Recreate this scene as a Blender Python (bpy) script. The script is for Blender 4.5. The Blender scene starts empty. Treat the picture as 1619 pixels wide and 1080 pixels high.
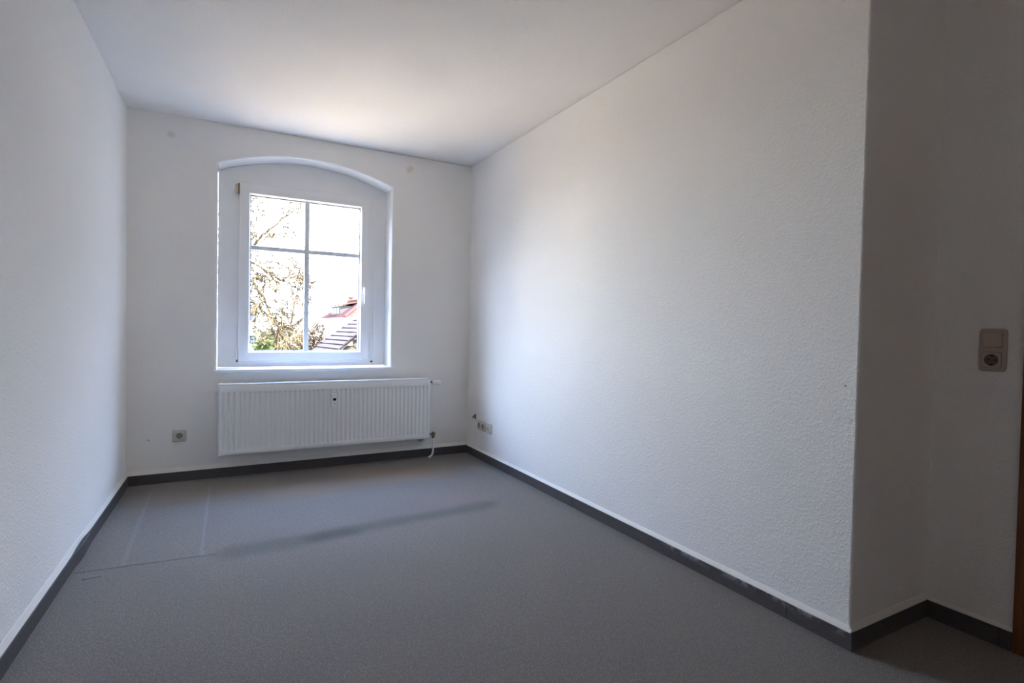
import bpy, bmesh, math, random
from mathutils import Vector, Matrix
from math import radians as RAD, pi, sin, cos

random.seed(7)
SC = bpy.context.scene
COL = SC.collection

# ------------------------------------------------------------------ camera
F_PX = 848.8
CAM_LOC = Vector((0.536, -4.328, 1.0927))
PITCH, YAW, ROLL = -0.0231, 0.5001, 0.0191
cd = bpy.data.cameras.new('camera')
cam = bpy.data.objects.new('camera', cd)
COL.objects.link(cam)
cd.sensor_fit = 'HORIZONTAL'
cd.sensor_width = 36.0
cd.lens = 36.0 * F_PX / 1619.0
cd.clip_start = 0.02
cd.clip_end = 500
_f = Vector((sin(YAW) * cos(PITCH), cos(YAW) * cos(PITCH), sin(PITCH)))
_r = _f.cross(Vector((0, 0, 1))).normalized()
_u = _r.cross(_f)
_r2 = _r * cos(ROLL) + _u * sin(ROLL)
_u2 = -_r * sin(ROLL) + _u * cos(ROLL)
M = Matrix((_r2, _u2, -_f)).transposed().to_4x4()
M.translation = CAM_LOC
cam.matrix_world = M
SC.camera = cam

# ------------------------------------------------------------------ world, sun, exposure
SKY_HORIZON = (6.05, 6.35, 6.85, 1)
SKY_ZENITH = (2.6, 4.1, 7.6, 1)
SUN_POWER = 17.0
EXPOSURE = 2.45
w = bpy.data.worlds.new('sky')
SC.world = w
w.use_nodes = True
nt = w.node_tree
nt.nodes.clear()
tc = nt.nodes.new('ShaderNodeTexCoord')
sp = nt.nodes.new('ShaderNodeSeparateXYZ')
mr = nt.nodes.new('ShaderNodeMapRange')
mr.inputs['From Min'].default_value = 0.0
mr.inputs['From Max'].default_value = 0.8
mx = nt.nodes.new('ShaderNodeMix')
mx.data_type = 'RGBA'
mx.inputs['A'].default_value = SKY_HORIZON
mx.inputs['B'].default_value = SKY_ZENITH
bg = nt.nodes.new('ShaderNodeBackground')
bg.inputs['Strength'].default_value = 1.0
wo = nt.nodes.new('ShaderNodeOutputWorld')
L = nt.links.new
L(tc.outputs['Generated'], sp.inputs[0])
L(sp.outputs['Z'], mr.inputs['Value'])
L(mr.outputs[0], mx.inputs['Factor'])
L(mx.outputs['Result'], bg.inputs['Color'])
L(bg.outputs[0], wo.inputs['Surface'])

sd = bpy.data.lights.new('sun', 'SUN')
sd.energy = SUN_POWER
sd.angle = RAD(1.5)
sd.color = (1.0, 0.93, 0.80)
sun = bpy.data.objects.new('sun', sd)
COL.objects.link(sun)
sun.rotation_euler = Vector((-0.10, 0.52, -0.84)).to_track_quat('-Z', 'Y').to_euler()

# daylight portal over the window opening: only guides the sampling of the sky
pdt = bpy.data.lights.new('window_portal', 'AREA')
pdt.shape = 'RECTANGLE'
pdt.size = 1.0
pdt.size_y = 1.35
pdt.cycles.is_portal = True
por = bpy.data.objects.new('window_portal', pdt)
COL.objects.link(por)
por.location = (1.148, 0.27, 1.475)
por.rotation_euler = Vector((0, -1, 0)).to_track_quat('-Z', 'Z').to_euler()

vs = SC.view_settings
vs.view_transform = 'Standard'
vs.look = 'None'
vs.gamma = 1.0
vs.exposure = EXPOSURE
vs.use_curve_mapping = False
SC.display_settings.display_device = 'sRGB'
SC.cycles.max_bounces = 16
SC.cycles.diffuse_bounces = 10
SC.cycles.transparent_max_bounces = 16
SC.cycles.sample_clamp_indirect = 8.0


# ------------------------------------------------------------------ materials
class NT:
    def __init__(s, name, rough=0.6, spec=0.5, metal=0.0):
        s.m = bpy.data.materials.new(name)
        s.m.use_nodes = True
        s.t = s.m.node_tree
        s.n = s.t.nodes
        s.b = s.n['Principled BSDF']
        s.b.inputs['Roughness'].default_value = rough
        s.b.inputs['Specular IOR Level'].default_value = spec
        s.b.inputs['Metallic'].default_value = metal
        s.tc = s.n.new('ShaderNodeTexCoord')
        s.P = s.tc.outputs['Object']

    def link(s, a, b):
        s.t.links.new(a, b)

    def noise(s, scale, detail=3, rough=0.55, vec=None, stretch=None):
        n = s.n.new('ShaderNodeTexNoise')
        n.inputs['Scale'].default_value = scale
        n.inputs['Detail'].default_value = detail
        n.inputs['Roughness'].default_value = rough
        v = vec or s.P
        if stretch:
            mp = s.n.new('ShaderNodeMapping')
            mp.inputs['Scale'].default_value = stretch
            s.link(v, mp.inputs['Vector'])
            v = mp.outputs[0]
        s.link(v, n.inputs['Vector'])
        return n.outputs['Fac']

    def maprange(s, x, a, b, c=0.0, d=1.0, smooth=False):
        n = s.n.new('ShaderNodeMapRange')
        if smooth:
            n.interpolation_type = 'SMOOTHSTEP'
        s.link(x, n.inputs['Value'])
        n.inputs['From Min'].default_value = a
        n.inputs['From Max'].default_value = b
        n.inputs['To Min'].default_value = c
        n.inputs['To Max'].default_value = d
        return n.outputs[0]

    def math(s, op, a, b=None):
        n = s.n.new('ShaderNodeMath')
        n.operation = op
        for i, v in enumerate((a, b)):
            if v is None:
                continue
            if isinstance(v, (int, float)):
                n.inputs[i].default_value = v
            else:
                s.link(v, n.inputs[i])
        return n.outputs[0]

    def mix(s, fac, a, b):
        n = s.n.new('ShaderNodeMix')
        n.data_type = 'RGBA'
        for key, v in (('Factor', fac), ('A', a), ('B', b)):
            if isinstance(v, (int, float)):
                n.inputs[key].default_value = v
            elif isinstance(v, tuple):
                n.inputs[key].default_value = (*v[:3], 1)
            else:
                s.link(v, n.inputs[key])
        return n.outputs['Result']

    def seg(s, a, b, r0, r1, vec=None):
        """1 inside r0 of the segment a-b, 0 beyond r1 (object coordinates)"""
        a = Vector(a)
        b = Vector(b)
        ba = b - a
        vm = lambda op: s.n.new('ShaderNodeVectorMath')
        pa = s.n.new('ShaderNodeVectorMath')
        pa.operation = 'SUBTRACT'
        s.link(vec or s.P, pa.inputs[0])
        pa.inputs[1].default_value = a
        dt = s.n.new('ShaderNodeVectorMath')
        dt.operation = 'DOT_PRODUCT'
        s.link(pa.outputs[0], dt.inputs[0])
        dt.inputs[1].default_value = ba / max(ba.length_squared, 1e-9)
        cl = s.n.new('ShaderNodeClamp')
        s.link(dt.outputs['Value'], cl.inputs['Value'])
        sc = s.n.new('ShaderNodeVectorMath')
        sc.operation = 'SCALE'
        sc.inputs[0].default_value = ba
        s.link(cl.outputs[0], sc.inputs['Scale'])
        df = s.n.new('ShaderNodeVectorMath')
        df.operation = 'SUBTRACT'
        s.link(pa.outputs[0], df.inputs[0])
        s.link(sc.outputs[0], df.inputs[1])
        ln = s.n.new('ShaderNodeVectorMath')
        ln.operation = 'LENGTH'
        s.link(df.outputs[0], ln.inputs[0])
        return s.maprange(ln.outputs['Value'], r0, r1, 1.0, 0.0, smooth=True)

    def warp(s, scale, amount):
        n = s.n.new('ShaderNodeTexNoise')
        n.inputs['Scale'].default_value = scale
        n.inputs['Detail'].default_value = 3
        s.link(s.P, n.inputs['Vector'])
        a = s.n.new('ShaderNodeVectorMath')
        a.operation = 'SUBTRACT'
        s.link(n.outputs['Color'], a.inputs[0])
        a.inputs[1].default_value = (.5, .5, .5)
        m = s.n.new('ShaderNodeVectorMath')
        m.operation = 'MULTIPLY_ADD'
        s.link(a.outputs[0], m.inputs[0])
        m.inputs[1].default_value = (amount,) * 3
        s.link(s.P, m.inputs[2])
        return m.outputs[0]

    def color(s, c):
        if isinstance(c, tuple):
            s.b.inputs['Base Color'].default_value = (*c[:3], 1)
        else:
            s.link(c, s.b.inputs['Base Color'])
        return s

    def bump(s, h, strength, dist, prev=None):
        n = s.n.new('ShaderNodeBump')
        n.inputs['Strength'].default_value = strength
        n.inputs['Distance'].default_value = dist
        s.link(h, n.inputs['Height'])
        if prev:
            s.link(prev, n.inputs['Normal'])
        s.link(n.outputs[0], s.b.inputs['Normal'])
        return n.outputs[0]


def simple(name, c, rough=0.6, spec=0.5, metal=0.0, var=0.06, scale=12):
    m = NT(name, rough, spec, metal)
    f = m.noise(scale)
    lo = tuple(x * (1 - var) for x in c)
    hi = tuple(min(1, x * (1 + var)) for x in c)
    m.color(m.mix(f, lo, hi))
    return m.m


WALL_C = (0.92, 0.905, 0.875)


def woodchip(name, c=WALL_C, strength=0.34, stains=()):
    m = NT(name, 0.85, 0.2)
    col = m.mix(m.noise(1.6, 4), tuple(x * .965 for x in c), tuple(min(1, x * 1.02) for x in c))
    wv = m.warp(40, .03)
    for a, b, r0, r1, sc, amt in stains:
        k = m.seg(a, b, r0, r1, wv)
        col = m.mix(m.math('MULTIPLY', k, amt), col, sc)
    m.color(col)
    chips = m.maprange(m.noise(105, 2, .5), .46, .66, 0, 1, smooth=True)
    fine = m.noise(260, 2)
    h = m.math('ADD', m.math('MULTIPLY', chips, .8), m.math('MULTIPLY', fine, .25))
    n1 = m.bump(h, strength, 0.0035)
    m.bump(m.noise(2.2, 2), .12, .03, n1)
    return m.m


M_wall = woodchip('white_woodchip_wallpaper', stains=[((2.471, -3.238, .910), (2.471, -3.239, .912), .002, .004, (.05, .045, .04), .9),
                                                      ((2.471, -3.262, .80), (2.471, -3.262, .795), .004, .014, (.62, .58, .45), .5)])
M_wall_window = woodchip('white_wallpaper_window_wall', stains=[
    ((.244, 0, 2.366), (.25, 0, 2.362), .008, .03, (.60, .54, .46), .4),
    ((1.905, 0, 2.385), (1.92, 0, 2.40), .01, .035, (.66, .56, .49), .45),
    ((.12, 0, .30), (.125, 0, .29), .002, .006, (.3, .28, .25), .7),
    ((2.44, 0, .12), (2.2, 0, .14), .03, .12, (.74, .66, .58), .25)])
M_ceiling = woodchip('white_ceiling_wallpaper', (.915, .905, .89), .25)
M_plaster = simple('smooth_white_plaster', (.90, .895, .88), .7, .3, var=.03)
M_sealant = simple('cream_sealant_paint', (.86, .83, .77), .6, .35, var=.05)


def carpet():
    m = NT('grey_needle_felt_carpet', 0.95, 0.1)
    f1 = m.noise(190, 3, .7)
    f2 = m.noise(55, 4, .65)
    f3 = m.noise(1.3, 4)
    base = m.mix(m.maprange(f1, .32, .68), (.148, .132, .119), (.372, .336, .306))
    base = m.mix(m.maprange(f2, .38, .62, 0, .40), base, (.185, .166, .151))
    base = m.mix(m.maprange(f3, .4, .7, 0, .25), base, (.21, .185, .165))
    wv = m.warp(3.0, .10)
    wf = m.warp(30, .02)
    # brownish soiling by the radiator, and a long dark patch across the room
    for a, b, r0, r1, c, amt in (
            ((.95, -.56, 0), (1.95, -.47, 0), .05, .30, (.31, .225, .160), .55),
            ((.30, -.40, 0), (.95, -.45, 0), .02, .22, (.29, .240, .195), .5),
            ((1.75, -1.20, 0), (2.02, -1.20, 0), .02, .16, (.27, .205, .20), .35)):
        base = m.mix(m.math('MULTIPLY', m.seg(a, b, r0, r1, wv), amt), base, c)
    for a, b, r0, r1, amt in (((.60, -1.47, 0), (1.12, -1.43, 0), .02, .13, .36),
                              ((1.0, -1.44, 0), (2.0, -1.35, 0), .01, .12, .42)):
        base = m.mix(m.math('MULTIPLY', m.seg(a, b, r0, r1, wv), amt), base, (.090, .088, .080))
    l1 = m.seg((.160, -.22, 0), (.163, -1.40, 0), .004, .016, wf)
    l2 = m.seg((.488, -.25, 0), (.470, -1.44, 0), .003, .012, wf)
    for k, amt in ((l1, .22), (l2, .30)):
        base = m.mix(m.math('MULTIPLY', k, amt), base, (.34, .33, .335))
    c1 = m.seg((-.02, -1.408, 0), (.53, -1.450, 0), .0015, .007)
    c2 = m.seg((.045, -1.497, 0), (.095, -1.494, 0), .002, .010)
    c3 = m.seg((1.94, -2.34, 0), (1.965, -2.40, 0), .004, .02, wf)
    c4 = m.seg((1.93, -2.46, 0), (1.99, -2.50, 0), .004, .02, wf)
    base = m.mix(m.math('MULTIPLY', m.math('ADD', m.seg((-.02, -1.404, 0), (.53, -1.446, 0), .0008, .0035), m.seg((.045, -1.492, 0), (.095, -1.489, 0), .0008, .004)), .28), base, (.07, .063, .06))
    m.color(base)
    hh = m.math('ADD', m.math('ADD', c1, c2), m.math('MULTIPLY', m.math('ADD', c3, c4), .45))
    n1 = m.bump(m.math('ADD', f1, f2), .7, .006)
    n2 = m.bump(hh, .9, .009, n1)
    m.bump(m.noise(3, 2), .2, .02, n2)
    return m.m


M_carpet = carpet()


def skirting(name, smears=False):
    m = NT(name, .75, .25)
    f = m.noise(60, 4, stretch=(.4, .4, 3))
    col = m.mix(f, (.060, .052, .050), (.125, .112, .108))
    if smears:
        z = m.n.new('ShaderNodeSeparateXYZ')
        m.link(m.P, z.inputs[0])
        top = m.maprange(z.outputs['Z'], .036, .066)
        k = m.math('MULTIPLY', top, m.maprange(m.noise(9, 5, .7), .50, .62))
        yy = m.maprange(z.outputs['Y'], -2.2, -2.5)
        k = m.math('MULTIPLY', k, yy)
        col = m.mix(m.math('MULTIPLY', k, .8), col, (.42, .42, .42))
    m.color(col)
    m.bump(f, .25, .002)
    return m.m


M_skirt = skirting('grey_brown_skirting')
M_skirt_smear = skirting('grey_brown_skirting_paint_smeared', True)


def pvc():
    m = NT('white_window_plastic', .35, .5)
    col = m.mix(m.noise(5, 3), (.86, .86, .855), (.90, .90, .895))
    wv = m.warp(35, .035)
    for a, b, r0, r1, amt in (((.545, .18, .772), (.60, .18, .772), .004, .03, .75),
                              ((1.74, .18, .785), (1.75, .18, .83), .004, .035, .5),
                              ((.655, .18, .90), (.652, .18, 1.9), .002, .012, .3)):
        col = m.mix(m.math('MULTIPLY', m.seg(a, b, r0, r1, wv), amt), col, (.40, .30, .17))
    m.color(col)
    return m.m


M_pvc = pvc()
M_muntin = simple('muntin_plastic', (.80, .82, .84), .4)
M_gasket = simple('dark_rubber_gasket', (.10, .10, .12), .6, .3)
M_white = simple('white_enamel', (.88, .88, .87), .30, .5, var=.02)
M_radback = simple('radiator_back_enamel', (.62, .62, .61), .4, .5, var=.04)
M_cream = simple('cream_plastic', (.62, .58, .49), .35, .5, var=.03)
M_cream2 = simple('ivory_plastic', (.66, .63, .56), .35, .5, var=.03)
M_beige = simple('beige_switch_plastic', (.50, .40, .33), .35, .5, var=.03)
M_dark = simple('dark_hole', (.02, .018, .016), .7, .2)
M_browncup = simple('brown_socket_shade', (.32, .29, .25), .5, .3)  # darker brown set into socket cups and plate gaps, also the floor rose
M_black = simple('black_display', (.006, .006, .008), .15, .6)
M_brass = simple('tarnished_brass', (.23, .17, .10), .4, .5, .7, var=.2)
M_grey = simple('grey_print', (.38, .38, .38), .5)
M_hinge = simple('beige_hinge_cap', (.66, .55, .38), .5, var=.12, scale=60)
M_hingepin = simple('brown_hinge_pin', (.17, .11, .09), .5)


def wood(name, a, b):
    m = NT(name, .45, .4)
    f = m.noise(8, 6, .65, stretch=(9, 9, .6))
    m.color(m.mix(m.maprange(f, .3, .7), a, b))
    m.bump(f, .1, .002)
    return m.m


M_door = wood('brown_stained_door_wood', (.16, .060, .022), (.26, .105, .042))


def glass():
    m = bpy.data.materials.new('window_glass')
    m.use_nodes = True
    t = m.node_tree
    t.nodes.clear()
    tr = t.nodes.new('ShaderNodeBsdfTransparent')
    tr.inputs[0].default_value = (.96, .975, .97, 1)
    gl = t.nodes.new('ShaderNodeBsdfGlossy')
    gl.inputs['Roughness'].default_value = .02
    # Schlick reflectance from the facing angle, the same from both sides of the pane
    lw = t.nodes.new('ShaderNodeLayerWeight')
    lw.inputs['Blend'].default_value = .5
    pw = t.nodes.new('ShaderNodeMath')
    pw.operation = 'POWER'
    t.links.new(lw.outputs['Facing'], pw.inputs[0])
    pw.inputs[1].default_value = 5.0
    fr = t.nodes.new('ShaderNodeMath')
    fr.operation = 'MULTIPLY_ADD'
    t.links.new(pw.outputs[0], fr.inputs[0])
    fr.inputs[1].default_value = .92
    fr.inputs[2].default_value = .03
    mxs = t.nodes.new('ShaderNodeMixShader')
    o = t.nodes.new('ShaderNodeOutputMaterial')
    t.links.new(fr.outputs[0], mxs.inputs[0])
    t.links.new(tr.outputs[0], mxs.inputs[1])
    t.links.new(gl.outputs[0], mxs.inputs[2])
    t.links.new(mxs.outputs[0], o.inputs[0])
    return m


M_glass = glass()
M_blocker = simple('grey_sky_blocker', (.14, .14, .14), .9, .1, var=.12, scale=2)  # dark grey of the added light-blocking volumes outside
M_bark = simple('tan_bark', (.030, .023, .013), .9, .1, var=.45, scale=3)
M_twig = simple('ochre_twigs', (.056, .041, .022), .9, .1, var=.4, scale=2.5)
M_leaf_green = simple('bright_green_leaves', (.040, .050, .007), .7, .2, var=.5, scale=6)
M_leaf_tan = simple('yellowish_tan_foliage', (.036, .028, .0140), .8, .1, var=.45, scale=4)
M_leaf_rust = simple('pale_rust_foliage', (.046, .034, .024), .8, .1, var=.4, scale=4)
M_tile = simple('weathered_roof_tile', (.033, .0280, .0285), .85, .0, var=.22, scale=7)
M_hung = simple('cream_hung_tile', (.036, .032, .024), .8, .0, var=.2, scale=8)
M_redroof = simple('red_roof_tile', (.038, .0185, .0180), .85, .0, var=.3, scale=3)
M_redroof_sunlit = simple('sunlit_orange_roof_tile', (.040, .0265, .0200), .85, .0, var=.2, scale=3)  # sunlit tone of the red roof put into the colour
M_render = simple('pale_house_render', (.42, .43, .44), .85, .2, var=.06, scale=1)
M_paneout = simple('far_window_pane', (.02, .022, .03), .5, .1)
M_ground = simple('dry_garden_ground', (.42, .305, .19), .95, .1, var=.4, scale=.6)


# ------------------------------------------------------------------ mesh builder
class MB:
    def __init__(s):
        s.v, s.f, s.sm = [], [], []

    def add(s, vs, fs, smooth=False):
        o = len(s.v)
        s.v += [Vector(p) for p in vs]
        s.f += [tuple(i + o for i in f) for f in fs]
        s.sm += [smooth] * len(fs)
        return s

    def box(s, x0, x1, y0, y1, z0, z1):
        vs = [(x, y, z) for x in (x0, x1) for y in (y0, y1) for z in (z0, z1)]
        return s.add(vs, [(0, 1, 3, 2), (4, 6, 7, 5), (0, 4, 5, 1), (2, 3, 7, 6), (0, 2, 6, 4), (1, 5, 7, 3)])

    def bbox(s, x0, x1, y0, y1, z0, z1, r=.003, seg=2):
        bm = bmesh.new()
        bmesh.ops.create_cube(bm, size=1)
        for v in bm.verts:
            v.co = Vector(((x0 + x1) / 2 + v.co.x * (x1 - x0), (y0 + y1) / 2 + v.co.y * (y1 - y0), (z0 + z1) / 2 + v.co.z * (z1 - z0)))
        bmesh.ops.bevel(bm, geom=bm.edges[:], offset=r, segments=seg, profile=.5, affect='EDGES')
        bm.verts.index_update()
        s.add([v.co.copy() for v in bm.verts], [tuple(v.index for v in f.verts) for f in bm.faces], True)
        bm.free()
        return s

    def prism(s, poly, vec, smooth=False):
        """poly: list of 3D points (closed), extruded by vec"""
        n = len(poly)
        vec = Vector(vec)
        vs = [Vector(p) for p in poly] + [Vector(p) + vec for p in poly]
        fs = [tuple(range(n - 1, -1, -1)), tuple(range(n, 2 * n))]
        fs += [(i, (i + 1) % n, n + (i + 1) % n, n + i) for i in range(n)]
        return s.add(vs, fs, smooth)

    def tube(s, pts, rad, n=8, cap=True):
        pts = [Vector(p) for p in pts]
        if not isinstance(rad, (list, tuple)):
            rad = [rad] * len(pts)
        vs, fs = [], []
        ref = None
        for i, p in enumerate(pts):
            d = (pts[min(i + 1, len(pts) - 1)] - pts[max(i - 1, 0)]).normalized()
            if ref is None:
                ref = d.orthogonal().normalized()
            ref = (ref - d * ref.dot(d))
            ref = ref.normalized() if ref.length > 1e-6 else d.orthogonal().normalized()
            bn = d.cross(ref)
            for k in range(n):
                a = 2 * pi * k / n
                vs.append(p + (ref * cos(a) + bn * sin(a)) * rad[i])
        for i in range(len(pts) - 1):
            for k in range(n):
                k2 = (k + 1) % n
                fs.append((i * n + k, i * n + k2, (i + 1) * n + k2, (i + 1) * n + k))
        if cap:
            fs.append(tuple(range(n - 1, -1, -1)))
            fs.append(tuple((len(pts) - 1) * n + k for k in range(n)))
        return s.add(vs, fs, True)

    def rings(s, rings, cap0=True, cap1=True, smooth=False):
        """loft closed rings of equal length"""
        n = len(rings[0])
        vs = [p for r in rings for p in r]
        fs = []
        for i in range(len(rings) - 1):
            for k in range(n):
                k2 = (k + 1) % n
                fs.append((i * n + k, i * n + k2, (i + 1) * n + k2, (i + 1) * n + k))
        if cap0:
            fs.append(tuple(range(n - 1, -1, -1)))
        if cap1:
            fs.append(tuple((len(rings) - 1) * n + k for k in range(n)))
        return s.add(vs, fs, smooth)

    def build(s, name, mat, parent=None, sharp=35, normals=True):
        me = bpy.data.meshes.new(name)
        off = Vector((0, 0, 0))
        p = parent
        while p is not None:
            off += p.location
            p = p.parent
        me.from_pydata([v - off for v in s.v], [], s.f)
        if normals:
            bm = bmesh.new()
            bm.from_mesh(me)
            bmesh.ops.recalc_face_normals(bm, faces=bm.faces)
            bm.to_mesh(me)
            bm.free()
        for p_, q_ in zip(me.polygons, s.sm):
            p_.use_smooth = q_
        if any(s.sm):
            me.set_sharp_from_angle(angle=RAD(sharp))
        me.materials.append(mat)
        o = bpy.data.objects.new(name, me)
        COL.objects.link(o)
        o.parent = parent
        return o


def thing(name, label, cat, loc=(0, 0, 0), rotz=0.0, group=None):
    o = bpy.data.objects.new(name, None)
    o.empty_display_size = .05
    COL.objects.link(o)
    o.location = loc
    o.rotation_euler = (0, 0, rotz)
    o['label'] = label
    o['category'] = cat
    if group:
        o['group'] = group
    return o


def tag(o, label=None, cat=None, group=None, kind=None):
    for k, v in (('label', label), ('category', cat), ('group', group), ('kind', kind)):
        if v:
            o[k] = v
    return o


def structure(o, label=None, cat=None):
    o['kind'] = 'structure'
    if label:
        o['label'] = label
    if cat:
        o['category'] = cat
    return o


def empty_structure(name, label, cat, loc=(0, 0, 0)):
    o = bpy.data.objects.new(name, None)
    COL.objects.link(o)
    o.location = loc
    return structure(o, label, cat)


# ------------------------------------------------------------------ room shell
W = 2.471          # window wall width
NX = 2.983         # alcove wall
PD = -3.281        # depth where the right wall ends
END = -5.5         # wall behind the camera
ZT = 2.62          # slabs reach above the ceiling
BH = .067          # skirting height
BT = .015          # skirting thickness
LEAN = .0239       # the left wall is slightly out of square


def lx(y):
    return LEAN * y


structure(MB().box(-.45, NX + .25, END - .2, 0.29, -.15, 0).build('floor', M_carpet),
          'grey felt carpet floor with a dark band and pressed lines', 'floor')
# ceiling, a few mm higher on the right
cb = MB()
zc = lambda x: 2.5 + .0075 * x / W
cb.prism([(-.45, END - .2, zc(-.45)), (-.45, .29, zc(-.45)), (NX + .25, .29, zc(NX + .25)), (NX + .25, END - .2, zc(NX + .25))], (0, 0, .2))
structure(cb.build('ceiling', M_ceiling), 'plain white papered ceiling', 'ceiling')

# left wall
structure(MB().prism([(lx(.29), .29, 0), (lx(END - .2), END - .2, 0), (lx(END - .2) - .25, END - .2, 0), (lx(.29) - .25, .29, 0)], (0, 0, 2.499))
          .build('wall_left', M_wall), 'bare white woodchip wall left of the window', 'wall')
# right wall: solid block with the outside corner near the camera
rb = MB().box(W, NX + .2, PD, .29, 0, 2.505)
o = rb.build('wall_right', M_wall)
bv = o.modifiers.new('bevel', 'BEVEL')
bv.width = .006
bv.segments = 2
structure(o, 'long bare white woodchip wall right of the window, ending in an outside corner', 'wall')

# window wall with segmental arched opening
XL, XR = .526, 1.768
ZB, ZS, ZCR = .742, 2.217, 2.344
HALF = (XR - XL) / 2
RISE = ZCR - ZS
RA = (HALF ** 2 + RISE ** 2) / (2 * RISE)
CX, CZ = (XL + XR) / 2, ZCR - RA
NA = 28


def opening(d=0.0, zb=ZB):
    """outline of the opening, grown by d at the sides and the arch"""
    pts = [(XL - d, zb)]
    R_ = RA + d
    xa, xb = XL - d, XR + d
    for i in range(NA + 1):
        x = xa + (xb - xa) * i / NA
        pts.append((x, CZ + math.sqrt(R_ ** 2 - (x - CX) ** 2)))
    pts.append((XR + d, zb))
    return pts


wb = MB()
WT = .29
X0, X1 = -.02, W
RR = .016
for y, d in ((0, RR), (WT, 0)):
    op = opening(d)
    a = op[0][0]
    b = op[-1][0]
    top = ZT - .12
    vs = [(X0, y, 0), (a, y, 0), (b, y, 0), (X1, y, 0)]
    fs = []
    wb.add([(X0, y, 0), (a, y, 0), (a, y, ZB), (a, y, op[1][1]), (a, y, top), (X0, y, top)], [(0, 1, 2, 3, 4, 5)])
    wb.add([(X1, y, 0), (X1, y, top), (b, y, top), (b, y, op[-2][1]), (b, y, ZB), (b, y, 0)], [(0, 1, 2, 3, 4, 5)])
    wb.add([(a, y, 0), (b, y, 0), (b, y, ZB), (a, y, ZB)], [(0, 1, 2, 3)])
    for i in range(1, NA + 1):
        p, q = op[i], op[i + 1]
        wb.add([(p[0], y, p[1]), (q[0], y, q[1]), (q[0], y, top), (p[0], y, top)], [(0, 1, 2, 3)])
secs = [(RR * (1 - sin(t * pi / 2 / 5)), RR * (1 - cos(t * pi / 2 / 5))) for t in range(6)] + [(0, WT)]
prev = None
vs, fs = [], []
nop = len(opening())
for d, y in secs:
    vs += [(x, y, z) for x, z in opening(d)]
for i in range(len(secs) - 1):
    for k in range(nop - 1):
        fs.append((i * nop + k, i * nop + k + 1, (i + 1) * nop + k + 1, (i + 1) * nop + k))
wb.add(vs, fs, True)
wb.add([(XL - RR, 0, ZB), (XR + RR, 0, ZB), (XR, WT, ZB), (XL, WT, ZB)], [(0, 1, 2, 3)])
wb.add([(X0, 0, ZT - .12), (X1, 0, ZT - .12), (X1, WT, ZT - .12), (X0, WT, ZT - .12)], [(0, 1, 2, 3)])
structure(wb.build('wall_back', M_wall_window, sharp=50), 'white window wall with a shallow arched window niche', 'wall')

# alcove wall with a brown door, and the wall behind the camera
DY0, DY1, DZ = -3.60, -4.50, 2.03
ab = MB()
ab.box(NX, NX + .2, DY0, PD, 0, 2.505)
ab.box(NX, NX + .2, END, DY1, 0, 2.505)
ab.box(NX, NX + .2, DY1, DY0, DZ, 2.505)
structure(ab.build('wall_alcove', M_wall), 'shaded white alcove wall carrying the light switch', 'wall')
structure(MB().box(-.40, NX + .2, END - .2, END, 0, 2.505).build('wall_front', M_wall), 'white wall behind the camera', 'wall')
added_door2 = empty_structure('added_door_2', 'unseen brown wooden door added behind the camera to darken the alcove', 'door', (2.35, END, 0))  # door added out of view to cut the bounce light on the return
MB().bbox(1.93, 2.77, END - .01, END + .012, .008, 2.0, .002).build('door_leaf', M_door, added_door2)
for x0, x1, z0, z1 in ((1.86, 1.935, 0, 2.08), (2.765, 2.84, 0, 2.08), (1.935, 2.765, 2.0, 2.08)):
    MB().bbox(x0, x1, END - .01, END + .022, z0, z1, .003).build('door_frame', M_door, added_door2)

door = empty_structure('door_1', 'brown wooden door in the dark alcove at the right edge', 'door', (NX, (DY0 + DY1) / 2, 0))
fr = MB()
for y0, y1 in ((DY0 - .045, DY0 + .048), (DY1 - .048, DY1 + .045)):
    fr.bbox(NX - .018, NX + .10, y0, y1, 0.0, DZ + .05, .003)
fr.bbox(NX - .018, NX + .10, DY1 - .048, DY0 + .048, DZ - .045, DZ + .05, .003)
fr.build('door_frame', M_door, door)
MB().bbox(NX + .005, NX + .045, DY1 + .045, DY0 - .045, .008, DZ - .045, .002).build('door_leaf', M_door, door)
hb = MB()
hb.bbox(NX - .003, NX + .006, DY1 + .075, DY1 + .115, .93, 1.15, .002)
hb.tube([(NX, DY1 + .095, 1.07), (NX - .045, DY1 + .095, 1.07), (NX - .05, DY1 + .105, 1.07), (NX - .05, DY1 + .21, 1.07)], .009, 10)
hb.build('door_handle', simple('brushed_aluminium', (.55, .55, .56), .3, .5, .9), door)

added_door3 = empty_structure('added_door_3', 'unseen wide brown wooden door added in the left wall to darken the alcove', 'door', (lx(-3.3), -3.3, 0))  # unseen dark door, added so less light bounces into the alcove
dpts = lambda y0, y1, d: [(lx(y0) - .01, y0, 0), (lx(y1) - .01, y1, 0), (lx(y1) + d, y1, 0), (lx(y0) + d, y0, 0)]
MB().prism([(x, y, .008) for x, y, z in dpts(-2.53, -4.06, .012)], (0, 0, 1.99)).build('door_leaf', M_door, added_door3)
for y0, y1, z0, z1 in ((-2.45, -2.525, 0, 2.08), (-4.065, -4.14, 0, 2.08), (-2.525, -4.065, 2.0, 2.08)):
    MB().prism([(x, y, z0) for x, y, z in dpts(y0, y1, .022)], (0, 0, z1 - z0)).build('door_frame', M_door, added_door3)

# ------------------------------------------------------------------ skirtings with the painted sealant strip above


def skirting_run(par, pieces, mat, seal, seal_h, sgn_normal):
    pass


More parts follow.
